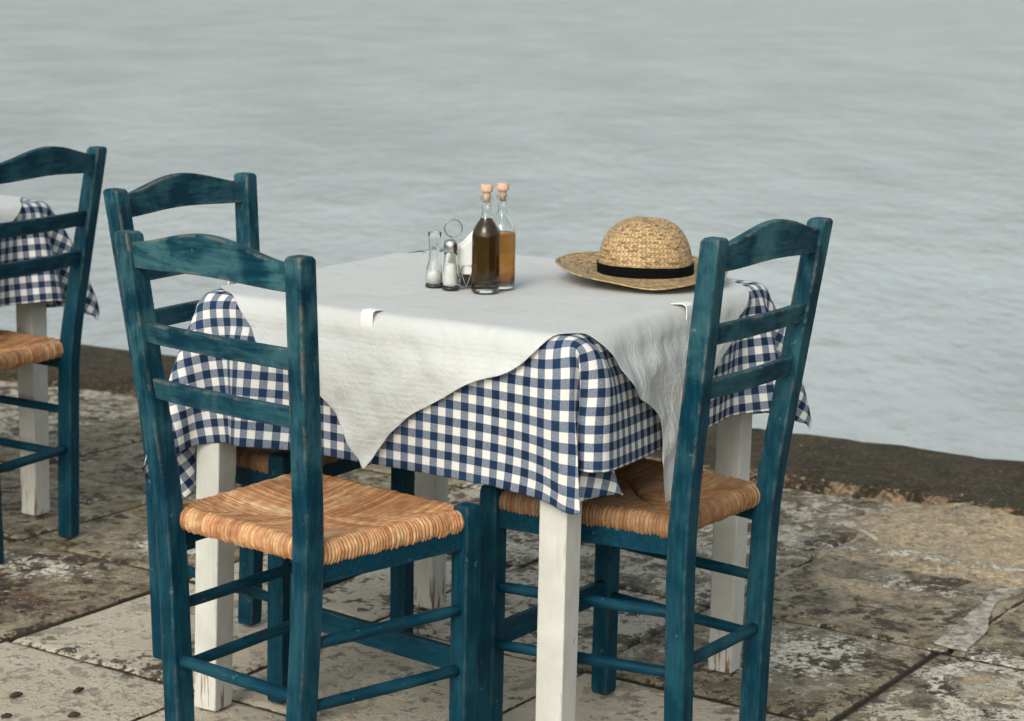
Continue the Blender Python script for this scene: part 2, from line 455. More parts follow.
def make_chair(label, ch, loc, ang, seed, wear_shade=.5, shade=0., group='blue rush-seated taverna chairs'):
    w0, w1, w2, xb0, xb2, hs, ht, D, wf0, wf1 = ch
    root = empty('wooden_chair', (*loc, FLOOR), ang)
    tag(root, label, 'chair', group)
    T = M['teal']
    def P(name, bm, bv=.003, w=wear_shade):
        o = bm_obj(name, bm, T, root, True, bv); o['wear_shade'] = w; o['lay'] = 0.0 if 'leg' in name else (2.0 if name == 'side_stretcher' else 1.0); return o
    for s in (-1, 1):
        P('rear_leg', chair_post(s, 1, ch), .0030, wear_shade)
    for s in (-1, 1):
        bm = bmesh.new(); x = D; rings = []
        for z, k in ((0, .92), (.01, 1), (.2, 1), (hs - .02, 1), (hs + .014, .99), (hs + .023, .90), (hs + .026, .72)):
            y = (wf0 + (wf1 - wf0) * z / hs) / 2
            rings.append([(x + a * .035 * k / 2, s * y + b * .034 * k / 2, z) for a, b in ((-1, -1), (1, -1), (1, 1), (-1, 1))])
        sweep(bm, rings); P('front_leg', bm, .0030, wear_shade * .6)
    P('crest_rail', crest_bm(ch), .0025, min(1, wear_shade * 1.3))
    P('back_slat', slat_bm(ch, ht - .157), .003, wear_shade); P('back_slat', slat_bm(ch, ht - .246), .003, wear_shade)
    seat = link('rush_seat', rush_mesh(ch, seed), M['rush'], root); seat['wear_shade'] = shade  # on the seat this value is painted shade, on the wood paint wear
    # seat rails under the rush
    z = hs - .024
    def yr(z): return rear_at(ch, z)
    def yf(z): return (wf0 + (wf1 - wf0) * z / hs) / 2
    for s in (-1, 1):
        for zz, nm in ((z, 'seat_rail'),):
            x, y = yr(zz); bm = bmesh.new(); box_between(bm, (x, s * y, zz), (D, s * yf(zz), zz), .018, .042); P(nm, bm, .002, .1)
        for zz in (.292, .191):
            x, y = yr(zz); bm = bmesh.new(); rod(bm, (x, s * y, zz), (D, s * yf(zz), zz - .006), .0088); P('side_stretcher', bm, 0, wear_shade * .5)
    x, y = yr(z); bm = bmesh.new(); rod(bm, (x + .016, -y, hs - .004), (x + .016, y, hs - .004), .0085); P('seat_rail', bm, 0, .1)
    bm = bmesh.new(); box_between(bm, (D, -yf(z), z), (D, yf(z), z), .018, .042); P('seat_rail', bm, .002, .1)
    x, y = yr(.206); bm = bmesh.new(); rod(bm, (x, -y, .206), (x, y, .206), .0095); P('rear_stretcher', bm, 0, wear_shade)
    bm = bmesh.new(); box_between(bm, (D, -yf(.2), .196), (D, yf(.2), .196), .014, .040); P('front_stretcher', bm, .002, wear_shade * .4)
    return root

# ------------------------------------------------------------------ cloth drape (position based, numpy)
def drape(n, half, th, ang, col_fn, seed, steps=260, iters=16, bias=None, pin=.342, trim=0., tip=0., pleat=False, z0=0., shift=(0.,0.)):
    """square cloth of half-size `half` turned by ang, falling over a table block of half-size th"""
    g=np.linspace(-half,half,n);h=g[1]-g[0]
    U,V=np.meshgrid(g,g,indexing='ij')
    ca,sa=np.cos(ang),np.sin(ang)
    if trim:
        au=np.clip((abs(U)-th)/(half-th),0,1);av=np.clip((abs(V)-th)/(half-th),0,1)
        f=1-trim*np.where((U<0)&(V>0),.25,1.)*np.minimum(au,av)
        U=np.where(au>0,np.sign(U)*(th+(abs(U)-th)*f),U);V=np.where(av>0,np.sign(V)*(th+(abs(V)-th)*f),V)
    sx_,sy_=shift;U=U+sx_*ca+sy_*sa;V=V-sx_*sa+sy_*ca
    if tip:
        x_=U*ca-V*sa;y_=U*sa+V*ca
        def tail(p,q_):
            d=np.maximum(abs(p)-th,0)
            sc=np.interp(d,[0,.07,.11,.15,.20,.25,.32],[1,.97,.76,.50,.38,.34,.34])
            return np.sign(p)*np.where(d>0,th+d*(1-.62*d*d/.3),abs(p)),q_*sc
        x2,y2=tail(x_,y_);y3,x3=tail(y_,x_)
        dr=np.maximum(-y_-th,0);x3=x3-.46*dr;y3=np.where(y_<-th,-th-dr*(1+.10*dr/.3),y3)
        mx_=abs(x_)>abs(y_);x_,y_=np.where(mx_,x2,x3),np.where(mx_,y2,y3)
        U=x_*ca+y_*sa;V=-x_*sa+y_*ca
        tip=0.
        q=1+.010*np.sin(U*31+2*V)*np.clip(abs(V)/half-.9,0,1)*10+.010*np.sin(V*27+3*U+1)*np.clip(abs(U)/half-.9,0,1)*10
        U=U*q;V=V*q
    X=np.stack([U*ca-V*sa,U*sa+V*ca,np.zeros_like(U)],-1)
    rest=X.copy()
    inside=(abs(X[...,0])<pin)&(abs(X[...,1])<pin)
    w=np.where(inside,0.,1.)[...,None]
    X[...,2]+=z0
    if pleat:
        # the front corner is tucked into a flat pleat laid against the right-hand side
        a=-rest[...,0]-th;b=-rest[...,1]-th
        q=(a>=0)&(b>=0)
        a=np.maximum(a,0);b=np.maximum(b,0)
        r=np.sqrt(a*a+b*b);ph=np.arctan2(b,a+1e-9)
        pts=np.array([(0,0),(-.03,.13),(.05,-.01),(.47,.15),(.13,.02),(.36,.05),(.0,.0)])
        sl=np.sqrt((np.diff(pts,axis=0)**2).sum(1));cum=np.concatenate([[0],np.cumsum(sl)]);cum=cum/cum[-1]*np.pi/2
        e1=np.interp(ph,cum,pts[:,0])*r;e2=np.interp(ph,cum,pts[:,1])*r
        T=th+.003
        Q=np.stack([-T+e1,-T-e2,-np.maximum(r-.006,0)*(1+.22*np.cos(ph)**4)],-1)
        X[q]=Q[q];w[q]=0.
    rng=np.random.RandomState(seed)
    X[...,2]+=rng.randn(n,n)*.0006*(w[...,0]>0)
    V_=np.zeros_like(X);dt=1/60.
    pairs=[]
    def add(sl1,sl2,L,k):pairs.append((sl1,sl2,L,k))
    S=slice
    for o in (0,1):
        m=((n-1-o)//2)*2
        add((S(o,o+m,2),S(None)),(S(o+1,o+1+m,2),S(None)),h,1.)
        add((S(None),S(o,o+m,2)),(S(None),S(o+1,o+1+m,2)),h,1.)
    for o in (0,1):
        m=((n-1-o)//2)*2
        add((S(o,o+m,2),S(0,n-1)),(S(o+1,o+1+m,2),S(1,n)),h*2**.5,.9)
        add((S(o,o+m,2),S(1,n)),(S(o+1,o+1+m,2),S(0,n-1)),h*2**.5,.9)
    for st,kk in ((2,.12),(4,.05)):
        for o in range(2*st):
            a=[i for i in range(n-st) if (i//st)%2==(o//st) and i%st==o%st]
            if not a: continue
            a=np.array(a)
            add((a,S(None)),(a+st,S(None)),h*st,kk)
            add((S(None),a),(S(None),a+st),h*st,kk)
    W=[]
    for q_,(s1,s2,L,k) in enumerate(pairs):
        pairs[q_]=(s1,s2,np.sqrt(((rest[s2]-rest[s1])**2).sum(-1,keepdims=True)),k)
        w1=w[s1];w2=w[s2];ws=w1+w2
        W.append((np.where(ws>0,w1/np.maximum(ws,1),0)*k,np.where(ws>0,w2/np.maximum(ws,1),0)*k))
    for it in range(steps):
        damp=.985 if it<steps*.6 else .95
        V_[...,2]-=3.0*dt*w[...,0]
        if bias is not None and it<steps*.9: V_+=bias(rest,it/steps)*dt*w
        V_*=damp
        P=X+V_*dt*w
        for k_ in range(iters):
            for (s1,s2,L,k),(a1,a2) in zip(pairs,W):
                D=P[s2]-P[s1]
                ln=np.sqrt((D*D).sum(-1,keepdims=True))+1e-9
                C=D*((ln-L)/ln)
                P[s1]=P[s1]+C*a1
                P[s2]=P[s2]-C*a2
            P=np.where(w>0,col_fn(P,w),P)
        V_=(P-X)/dt
        sp=np.sqrt((V_**2).sum(-1,keepdims=True));V_*=np.minimum(1,2.5/np.maximum(sp,1e-6))
        X=P
    return X,rest
def box_col(th,pad,padz=None):
    T=th+pad;r=.012
    if padz is not None: pad=padz
    def f(P,w):
        # rounded top edge: distance outside in plan
        x,y,z=P[...,0],P[...,1],P[...,2]
        cx=np.clip(x,-(T-r),T-r);cy=np.clip(y,-(T-r),T-r)
        cz=np.minimum(z,pad-r)
        dx,dy,dz=x-cx,y-cy,z-cz
        d=np.sqrt(dx*dx+dy*dy+dz*dz)
        outside=(d>1e-9)
        pen=outside&(d<r)
        s=np.where(pen,r/np.maximum(d,1e-9),1)
        P=np.stack([cx+dx*s,cy+dy*s,cz+dz*s],-1)
        ins=~outside
        if ins.any():
            ax=T-abs(x);ay=T-abs(y);az=pad-z
            m=ins&(az<=ax)&(az<=ay);P[m,2]=pad
            m=ins&(ax<ay)&(ax<az);P[m,0]=np.sign(x[m])*T
            m=ins&(ay<=ax)&(ay<az)&(~m);P[m,1]=np.sign(y[m])*T
        return P*1.0
    return f
def blue_bias(rest, t):
    """a breath of air that turns the loose corners to one side while they fall"""
    x, y = rest[..., 0], rest[..., 1]
    c = ((abs(x) > TH) & (abs(y) > TH)).astype(float)
    F = np.zeros_like(rest)
    F[..., 0] = c * 1.0 * np.sign(x) * -.0 + c * (x > 0) * (y < 0) * 0
    k = c * (x > 0) * (y < 0)
    F[..., 0] += k * .5; F[..., 1] += k * .2
    k = c * (x < 0) * (y > 0)
    F[..., 1] += k * -.5; F[..., 0] += k * .5
    return F

def over_col(th, pad, Xu):
    """collide with the table block and with the cloth already lying under"""
    base = box_col(th, pad, .0038); N = 60; ext = .45; zlo = -.42
    maps = []
    for sgn, ax in ((-1, 0), (1, 0), (-1, 1), (1, 1)):
        M_ = np.full((N, N), th)
        out = Xu[..., ax] * sgn; al = Xu[..., 1 - ax]; z = Xu[..., 2]
        m = (out > th - .004) & (z < .0)
        i = np.clip(((al[m] + ext) / (2 * ext) * (N - 1)).round().astype(int), 0, N - 1); j = np.clip((z[m] / zlo * (N - 1)).round().astype(int), 0, N - 1)
        np.maximum.at(M_, (i, j), out[m])
        for _ in range(2):
            Q = M_.copy()
            Q[1:] = np.maximum(Q[1:], M_[:-1]); Q[:-1] = np.maximum(Q[:-1], M_[1:]); Q[:, 1:] = np.maximum(Q[:, 1:], M_[:, :-1]); Q[:, :-1] = np.maximum(Q[:, :-1], M_[:, 1:])
            M_ = (Q + M_) / 2 if _ else Q
        maps.append((sgn, ax, M_))
    def f(P, w):
        P = base(P, w)
        for sgn, ax, M_ in maps:
            out = P[..., ax] * sgn; al = P[..., 1 - ax]; z = P[..., 2]
            i = np.clip((al + ext) / (2 * ext) * (N - 1), 0, N - 1).astype(int); j = np.clip(z / zlo * (N - 1), 0, N - 1).astype(int)
            lim = M_[i, j] + .0045
            m = (out > th - .01) & (z < -.012) & (abs(al) < th) & (out < lim)
            P[..., ax] = np.where(m, lim * sgn, P[..., ax])
        return P
    return f

def top_bias(rest, t):
    F = np.zeros_like(rest); x, y = rest[..., 0], rest[..., 1]
    k = (abs(x) > TH) | (abs(y) > TH)
    F[..., 0] = k * .5 * np.sin(y * 19 + 1) * (abs(y) <= TH); F[..., 1] = k * .5 * np.sin(x * 17 + 2) * (abs(x) <= TH)
    F[..., 0] += (y < -TH) * .5 * np.sin(x * 23)
    F[..., 1] += (x < -TH) * .6 * np.sin(y * 21 + .6)
    return F

# ------------------------------------------------------------------ table
TH = .374
FLOOR = .004
TU = R_(59.2)
TC = (-.0375, 3.742)
TABZ = .750
U2 = np.array([math.cos(TU), math.sin(TU)]); V2 = np.array([-math.sin(TU), math.cos(TU)])

def cloth_mesh(name, X, rest, thick_uv=True):
    n = X.shape[0]
    me = grid_mesh(name, X)
    uvl = me.uv_layers.new(name='UVMap')
    li = np.empty(len(me.loops), dtype=np.int32); me.loops.foreach_get('vertex_index', li)
    uv = rest.reshape(-1, 3)[li][:, :2]
    uvl.data.foreach_set('uv', (uv + 2.0).astype(np.float32).ravel())
    return me

def table_frame(root):
    W = M['white']
    bm = bmesh.new()
    h = TH - .010
    rings = [[(a * h, b * h, z) for a, b in ((-1, -1), (1, -1), (1, 1), (-1, 1))] for z in (TABZ - .034, TABZ - .0065)]
    sweep(bm, rings); bm_obj('tabletop', bm, W, root, True, .010, 3)
    # near corner of each leg in table coordinates
    s = .050
    legs = []; foot = []
    for wx, wy in ((.091, 3.25), (-.51, 3.575), (.424, 3.836), (-.145, 4.209)):
        d = np.array([wx, wy]) - np.array(TC); lx = float(d @ U2) ; ly = float(d @ V2); q = TH - .007 - s / 2; qb = q + .018
        legs.append((min(q, max(-q, lx + s / 2)), min(q, max(-q, ly + s / 2))))
        foot.append((min(qb, max(-qb, lx + s / 2)), min(qb, max(-qb, ly + s / 2))))
    for (lx, ly), (fx, fy) in zip(legs, foot):
        bm = bmesh.new()
        rings = [[(lx + (fx - lx) * (1 - z / TABZ) + a * s / 2 * k, ly + (fy - ly) * (1 - z / TABZ) + b * s / 2 * k, z) for a, b in ((-1, -1), (1, -1), (1, 1), (-1, 1))] for z, k in ((FLOOR, .93), (FLOOR + .006, .97), (.3, 1.0), (TABZ - .033, 1.03))]
        sweep(bm, rings); bm_obj('leg', bm, W, root, True, .003)
    for i, j in ((0, 1), (0, 2), (1, 3), (2, 3)):
        a, b = Vector((*legs[i], TABZ - .083)), Vector((*legs[j], TABZ - .083)); d = (b - a).normalized() * s * .52
        bm = bmesh.new(); box_between(bm, a + d, b - d, .02, .098); bm_obj('apron', bm, W, root, True, .002)

def copy_tree(o, parent=None):
    c = o.copy(); C.objects.link(c)
    if parent: c.parent = parent
    for ch in list(o.children): copy_tree(ch, c)
    return c

def thicken(o, t, sub=1):
    s = o.modifiers.new('thickness', 'SOLIDIFY'); s.thickness = t; s.offset = 1
    if sub:
        m = o.modifiers.new('smooth', 'SUBSURF'); m.levels = sub; m.render_levels = sub
    return o

t0 = empty('dining_table', (TC[0], TC[1], 0), TU)
tag(t0, 'white painted square wooden table with chipped legs under the nearest checked cloth', 'table', 'taverna tables')
table_frame(t0)

Xb, Rb = drape(83, .612, TH, 0., box_col(TH, .0015), 3, steps=220, iters=14, bias=blue_bias, trim=.20, pleat=True, shift=(0., .024))
def finish(X, a, seed):
    # slight unevenness where the cloth lies on the boards
    n = X.shape[0]; Y = X.copy()
    flat = X[..., 2] > .0
    # the clips and the edge of the boards press a shallow crease under the rim
    for ax in (0, 1):
        o_ = abs(X[..., ax]); side = (o_ > TH - .006) & (abs(X[..., 1 - ax]) < TH - .08)
        Y[..., ax] -= np.sign(X[..., ax]) * side * .0075 * np.exp(-((X[..., 2] + .045) / .013) ** 2) * (.6 + .8 * vnoise(X[..., 1 - ax] * 9 + 30, X[..., 2] * 3 + 7, seed, 2))
    if a > .0015:          # crumples of the thin cloth where it hangs
        for ax in (0, 1):
            side = np.clip((abs(X[..., ax]) - TH + .004) / .004, 0, 1) * (abs(X[..., 1 - ax]) < TH)
            al = X[..., 1 - ax]; w_ = vnoise(al * 22 + 60, X[..., 2] * 16 + 60, seed + 3, 3, .6) + .5 * abs(np.sin(al * 24 + 3 * X[..., 2] * 9)) * np.clip(-X[..., 2] / .2, 0, 1)
            Y[..., ax] += np.sign(X[..., ax]) * side * .019 * w_ * np.clip(-X[..., 2] / .06, 0, 1)
    Y[..., 2] += flat * (vnoise(X[..., 0] * 14 + 40, X[..., 1] * 14 + 40, seed, 3) - .2) * a
    return Y
Xb = finish(Xb, .001, 5)
mb = cloth_mesh('checked_tablecloth', Xb, Rb)
blue = link('checked_tablecloth', mb, M['ging']); blue.location = (*TC, TABZ - .004); blue.rotation_euler = (0, 0, TU)
thicken(blue, .0007)
tag(blue, 'blue and white gingham tablecloth on the nearest table, its folded corner over a rush seat', 'tablecloth', 'gingham tablecloths')
cf = over_col(TH, .0060, Xb)
Xt, Rt = drape(71, .463, TH, R_(45), cf, 9, steps=190, iters=12, bias=top_bias, tip=.075, z0=.0042, shift=(-.034, -.022))
# wrinkles on the flat part of the topper
Xt = finish(Xt, .0022, 8)
mt = cloth_mesh('white_topper_cloth', Xt, Rt)
top = link('white_topper_cloth', mt, M['top']); top.location = (*TC, TABZ - .004); top.rotation_euler = (0, 0, TU)
thicken(top, .0004)
tag(top, 'white cloth laid diagonally over the gingham on the nearest table, pointed tips hanging down', 'tablecloth', 'white topper cloths')

# second table, further left
T2 = (-1.537, 1.030)
t1 = copy_tree(t0); t1.location = (TC[0] + T2[0], TC[1] + T2[1], 0)
tag(t1, 'white painted table at the left edge of the photo behind the lone blue chair', 'table')
b1 = copy_tree(blue); b1.location = (TC[0] + T2[0], TC[1] + T2[1], TABZ - .004)
tag(b1, 'blue and white gingham cloth seen through the chair back at the left edge', 'tablecloth')
w1_ = copy_tree(top); w1_.location = (TC[0] + T2[0], TC[1] + T2[1], TABZ - .004)
tag(w1_, 'white cloth over the gingham on the table at the left edge of the photo', 'tablecloth')

# clips that hold the cloth to the table edge
def make_clip(side, along, label):
    # side: 0 = -y edge ... local frame of the table; outward normal n, edge direction e
    n = {'-x': Vector((-1, 0, 0)), '+x': Vector((1, 0, 0)), '-y': Vector((0, -1, 0)), '+y': Vector((0, 1, 0))}[side]
    e = Vector((-n.y, n.x, 0))
    c2 = n * (TH + .0075) + e * along
    wpos = Vector((TC[0] + c2.x * U2[0] + c2.y * V2[0], TC[1] + c2.x * U2[1] + c2.y * V2[1], TABZ + .004))
    o_rz = TU + math.atan2(n.y, n.x)
    bm = bmesh.new(); w = .012; t = .0018
    # C profile in x (outward) / z, extruded in y
    outer = [(-.026, .0), (-.004, .0015), (.003, -.002), (.0045, -.008), (.0045, -.032), (.001, -.0385), (-.022, -.037)]
    inner = [(x - (0 if i in (0, 6) else t * (1 if x > 0 else .3)), z - (t if i < 2 else (t * .6 if i == 2 else (-t if i > 4 else 0)))) for i, (x, z) in enumerate(outer)]
    loop = outer + inner[::-1]
    sweep(bm, [[(x, y, z) for x, z in loop] for y in (-w, w)])
    o = bm_obj('tablecloth_clip', bm, M['clip'], None, True, .0006)
    o.location = wpos; o.rotation_euler = (0, 0, o_rz)
    tag(o, label, 'clip', 'tablecloth clips')
def tloc(wx, wy):
    d = np.array([wx, wy]) - np.array(TC); return float(d @ U2), float(d @ V2)
lx, ly = tloc(-.234, 3.33); make_clip('-x', -(ly + .045), 'white plastic clip on the long front edge of the table, above the hanging white tip')
lx, ly = tloc(.293, 3.556); make_clip('-y', lx, 'white plastic clip on the table edge half hidden by the right chair post')
lx, ly = tloc(-.440, 3.690); make_clip('+y', -lx, 'white plastic clip at the far left corner of the table, seen under a chair crest')

# ------------------------------------------------------------------ chairs in place
A = (.2594, .3079, .3728, .0027, .0529, .4335, .8944, .3236, .3672, .369)
B = (.2468, .2802, .3469, .0, .0601, .434, .9075, .3386, .359, .3579)
Cc = (.2582, .2949, .3796, .0, .0556, .4281, .8927, .3207, .3909, .3846)
Dd = (.2598, .286, .3631, .0011, .0596, .4325, .8876, .3306, .3711, .3716)
make_chair('blue chair in front with its back to us and a bright straw seat', A, (-.415, 3.1707), .8817, 11, .85, 0.)
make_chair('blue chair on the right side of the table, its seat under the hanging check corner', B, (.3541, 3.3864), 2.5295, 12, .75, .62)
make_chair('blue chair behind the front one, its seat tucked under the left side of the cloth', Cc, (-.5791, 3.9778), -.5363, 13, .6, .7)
make_chair('blue chair cut off by the left edge, standing at the other table', Dd, (-1.061, 4.5865), 2.68, 14, .35, .1)

# ------------------------------------------------------------------ things on the table
TOPZ = TABZ + .0035
def bottle(name, label, x, y, r, h, sh, fill, mat, neck=.0085, group='corked glass bottles'):
    root = empty(name, (x, y, TOPZ)); tag(root, label, 'bottle', group)
    nz = h - .021
    out = [(r * .90, 0), (r * .97, .001), (r, .005), (r, .03), (r, sh - .002), (r * .985, sh + .003), (r * .90, sh + .011), (r * .68, sh + .021), (r * .45, sh + .028), (neck * 1.1, sh + .034), (neck, sh + .040), (neck, nz - .008), (neck * 1.22, nz - .007), (neck * 1.25, nz - .001), (neck * 1.1, nz)]
    wall = .0018
    inn = [(max(.0005, a - wall), max(b, .005)) for a, b in out[2:]]
    bm = bmesh.new(); lathe(bm, out + inn[::-1], cap_top=True, cap_bot=True)
    bm_obj('glass_body', bm, M['glass'], root)
    prof = [(r - wall - .0012, .0048)] + [(a + .0004, b) for a, b in inn if .0055 < b < fill]
    # radius at fill level
    rf = np.interp(fill, [b for a, b in inn], [a for a, b in inn]) + .0004
    prof = prof + [(float(rf), fill)]
    bm = bmesh.new(); lathe(bm, prof); bm_obj('liquid', bm, mat, root)
    bm = bmesh.new(); z = nz
    lathe(bm, [(neck * .70, z - .010), (neck * .78, z), (neck * .80, z + .0075), (neck * 1.15, z + .0085), (neck * 1.25, z + .0095), (neck * 1.27, z + .013), (neck * 1.27, z + .019), (neck * 1.18, z + .0205), (neck * .8, z + .021)], 24)
    bm_obj('cork', bm, M['cork'], root)
bottle('oil_bottle', 'corked glass bottle filled with dark olive oil', -.049, 3.642, .0240, .1865, .098, .128, M['oil'])
bottle('vinegar_bottle', 'clear glass bottle half full of amber vinegar behind the dark one', -.022, 3.690, .0240, .1840, .098, .098, M['vin'])

def shaker_salt():
    root = empty('salt_shaker', (-.139, 3.692, TOPZ)); tag(root, 'tall tapering glass shaker with white salt at its base, leftmost of the table set', 'shaker')
    bm = bmesh.new()
    lathe(bm, [(.0150, .004), (.0150, .024), (.0135, .034), (.0095, .048), (.0092, .060), (.0108, .085), (.0118, .095), (.0114, .0958), (.0110, .095), (.0095, .085), (.0078, .060), (.0080, .048), (.0118, .034), (.0135, .025), (.0135, .006)], 32)
    bm_obj('glass_body', bm, M['glass'], root)
    bm = bmesh.new(); lathe(bm, [(.0132, .0065), (.0132, .023), (.010, .027), (.003, .029)], 24); bm_obj('salt', bm, M['salt'], root)
    bm = bmesh.new(); lathe(bm, [(.0150, 0), (.0156, .0008), (.0156, .0036)], 32); bm_obj('base_ring', bm, M['darkbase'], root)
def shaker_pepper():
    root = empty('glass_shaker', (-.110, 3.668, TOPZ)); tag(root, 'glass shaker of white salt with a steel screw lid, in front of the wire ring', 'shaker')
    bm = bmesh.new()
    lathe(bm, [(.0140, .004), (.0145, .012), (.0142, .028), (.0125, .045), (.0115, .058), (.0115, .070), (.0100, .070), (.0100, .058), (.011, .045), (.0127, .028), (.013, .012), (.0125, .006)], 32)
    bm_obj('glass_body', bm, M['glass'], root)
    bm = bmesh.new(); lathe(bm, [(.0122, .0065), (.0127, .013), (.0124, .028), (.0112, .040), (.006, .045)], 24); bm_obj('salt', bm, M['salt'], root)
    bm = bmesh.new(); lathe(bm, [(.0118, .064), (.0125, .066), (.0125, .078), (.0112, .084), (.006, .087), (.001, .088)], 32); bm_obj('lid', bm, M['chrome'], root)
    bm = bmesh.new(); lathe(bm, [(.0142, 0), (.0148, .0008), (.0148, .0036)], 32); bm_obj('base_ring', bm, M['darkbase'], root)
shaker_salt(); shaker_pepper()

def tube_path(bm, pts, r, n=8, closed=False):
    pts = [Vector(p) for p in pts]
    prev = None; rings = []
    for i, p in enumerate(pts):
        a = pts[i - 1] if i else p; b = pts[i + 1] if i < len(pts) - 1 else p
        d = (b - a).normalized()
        if prev is None: prev = d.orthogonal().normalized()
        s = (prev - d * prev.dot(d)).normalized(); u = d.cross(s); prev = s
        rings.append([p + (s * math.cos(2 * PI * k / n) + u * math.sin(2 * PI * k / n)) * r for k in range(n)])
    sweep(bm, rings)

def holder():
    root = empty('napkin_holder', (-.090, 3.706, TOPZ), R_(8)); tag(root, 'small wire condiment stand with a ring handle holding napkins', 'napkin holder')
    bm = bmesh.new()
    # ring handle on a stem, and base rails
    cx, cz = -.017, .101
    tube_path(bm, [(cx, .004, .002), (cx, .004, .04), (cx, .004, .085)] + [(cx + .0155 * math.sin(t), .004, cz - .0155 * math.cos(t)) for t in np.linspace(0, 2 * PI, 28)], .0011)
    for y in (-.024, .018):
        tube_path(bm, [(-.032, y, .0015), (.030, y, .0015)], .0011)
        tube_path(bm, [(-.014, y, .0015), (-.002, y, .040), (.012, y, .040), (.024, y, .0015)], .0009)
        tube_path(bm, [(-.010, y, .040), (.004, y, .0015), (.018, y, .040)], .0009)
    for x in (-.032, .030): tube_path(bm, [(x, -.024, .0015), (x, .018, .0015)], .0011)
    bm_obj('wire_frame', bm, M['wire'], root)
    bm = bmesh.new(); box_between(bm, (-.004, -.004, .012), (.026, -.004, .012), .030, .018); bm_obj('tray', bm, M['darkbase'], root, True, .002)
    # folded napkins: fanned wedges leaning to the left
    nk = empty('paper_napkins', (-.097, 3.706, TOPZ), R_(8)); tag(nk, 'white folded paper napkins standing fanned beside the dark bottle', 'napkin')
    for i, (y, lean, hh) in enumerate(((-.017, .2, .094), (-.008, .05, .104), (.001, .1, .100))):
        m = 9; P = np.zeros((m, m, 3)); 
        for a in range(m):
            for b in range(m):
                u, v = a / (m - 1), b / (m - 1)
                wdt = .020 + .012 * (1 - abs(2 * v - .9))
                x = .006 + (u - .5) * wdt * 1.35 + v * .010 - .018 * (1 - u) * math.sin(PI * v * .9) 
                P[a, b] = (x, y + .0025 * math.sin(5 * u + 3 * v + i), .022 + v * (hh - .022) * (.62 + .38 * u))
        o = link('napkin', grid_mesh('napkin', P), M['napkin'], nk); thicken(o, .0022, 1)
holder()

# ------------------------------------------------------------------ straw hat
def revolve_uv(name, prof, n, mat, parent, warp=None, row=.006, cell=.011):
    """profile revolved to a surface with u round the axis in cells and v in braid rows"""
    m = len(prof); P = np.zeros((m, n + 1, 3)); UV = np.zeros((m, n + 1, 2)); acc = 0
    for i, (r, z) in enumerate(prof):
        if i: acc += math.hypot(r - prof[i - 1][0], z - prof[i - 1][1])
        for k in range(n + 1):
            a = 2 * PI * k / n
            x, y, zz = r * math.cos(a), r * math.sin(a), z
            if warp: x, y, zz = warp(x, y, zz, a, r)
            P[i, k] = (x, y, zz); UV[i, k] = (a * .085 / cell, acc / row)
    me = grid_mesh(name, P)
    uvl = me.uv_layers.new(name='UVMap'); li = np.empty(len(me.loops), dtype=np.int32); me.loops.foreach_get('vertex_index', li)
    uvl.data.foreach_set('uv', UV.reshape(-1, 2)[li].astype(np.float32).ravel())
    o = link(name, me, mat, parent)
    return o

hx, hy = .238, 3.815
hat = empty('straw_hat', (hx, hy, TOPZ), R_(0)); tag(hat, 'woven straw sun hat with a domed crown and black ribbon lying on the table', 'hat')
def wcrown(x, y, z, a, r):
    k = 1 + .012 * math.sin(2 * a + .4) + .008 * math.sin(5 * a)
    t = z / .12
    return x * k * 1.0 - .004 * t, y * k, z + .0025 * math.sin(3 * a + 1) * t
crown = [(.0845, .010), (.0850, .020), (.0850, .034), (.0835, .048), (.0810, .060), (.0765, .074), (.0705, .086), (.0620, .097), (.0510, .1055), (.0380, .1115), (.0240, .1145), (.0110, .1155), (.0004, .1158)]
cr = []
for (r0, z0), (r1, z1) in zip(crown[:-1], crown[1:]):
    for k in range(4): cr.append((r0 + (r1 - r0) * k / 4, z0 + (z1 - z0) * k / 4))
cr.append(crown[-1]); cr = [(a, b * .975) for a, b in cr]
o = revolve_uv('crown', cr, 96, M['crown'], hat, wcrown, .0085, .0085); thicken(o, .002, 1)
def wbrim(x, y, z, a, r):
    t = max(0, (r - .085) / .072)
    # left rim lifts, back rim lifts a little, front lies on the cloth
    left = max(0, -math.cos(a)); back = max(0, math.sin(a)); right = max(0, math.cos(a))
    zz = .003 + .010 * (1 - t) * (r < .2) + t ** 1.7 * (.004 + .022 * left ** 1.5 + .017 * back + .013 * right ** 1.2)
    zz += .0015 * math.sin(6 * a + 1) * t
    return x * (1 + .05 * t * left - .06 * t * right), y, zz
br = [(.0845 + .0725 * k / 22, 0) for k in range(23)]
o = revolve_uv('brim', br, 120, M['brim'], hat, wbrim, .0085, .0095); thicken(o, .0028, 1)
rb = [(.0868, .004), (.0873, .010), (.0874, .028), (.0868, .034)]
o = revolve_uv('ribbon', rb, 96, M['ribbon'], hat, wcrown); thicken(o, .0012, 0)

# ------------------------------------------------------------------ quay
QA = R_(-27.3)                                   # direction of the quay edge
QD = np.array([math.cos(QA), math.sin(QA)]); QN = np.array([-math.sin(QA), math.cos(QA)])
GA = R_(-33.0)                                   # direction of the paving
GU = np.array([math.cos(GA), math.sin(GA)]); GV = np.array([-math.sin(GA), math.cos(GA)])
N_IN, N_OUT = 5.05, 5.595

def blob(x, y, cx, cy, rx, ry=None, ang=-33):
    ry = ry or rx; a = R_(ang); dx, dy = x - cx, y - cy
    u = dx * math.cos(a) + dy * math.sin(a); v = -dx * math.sin(a) + dy * math.cos(a)
    return np.exp(-(u / rx) ** 2 - (v / ry) ** 2)

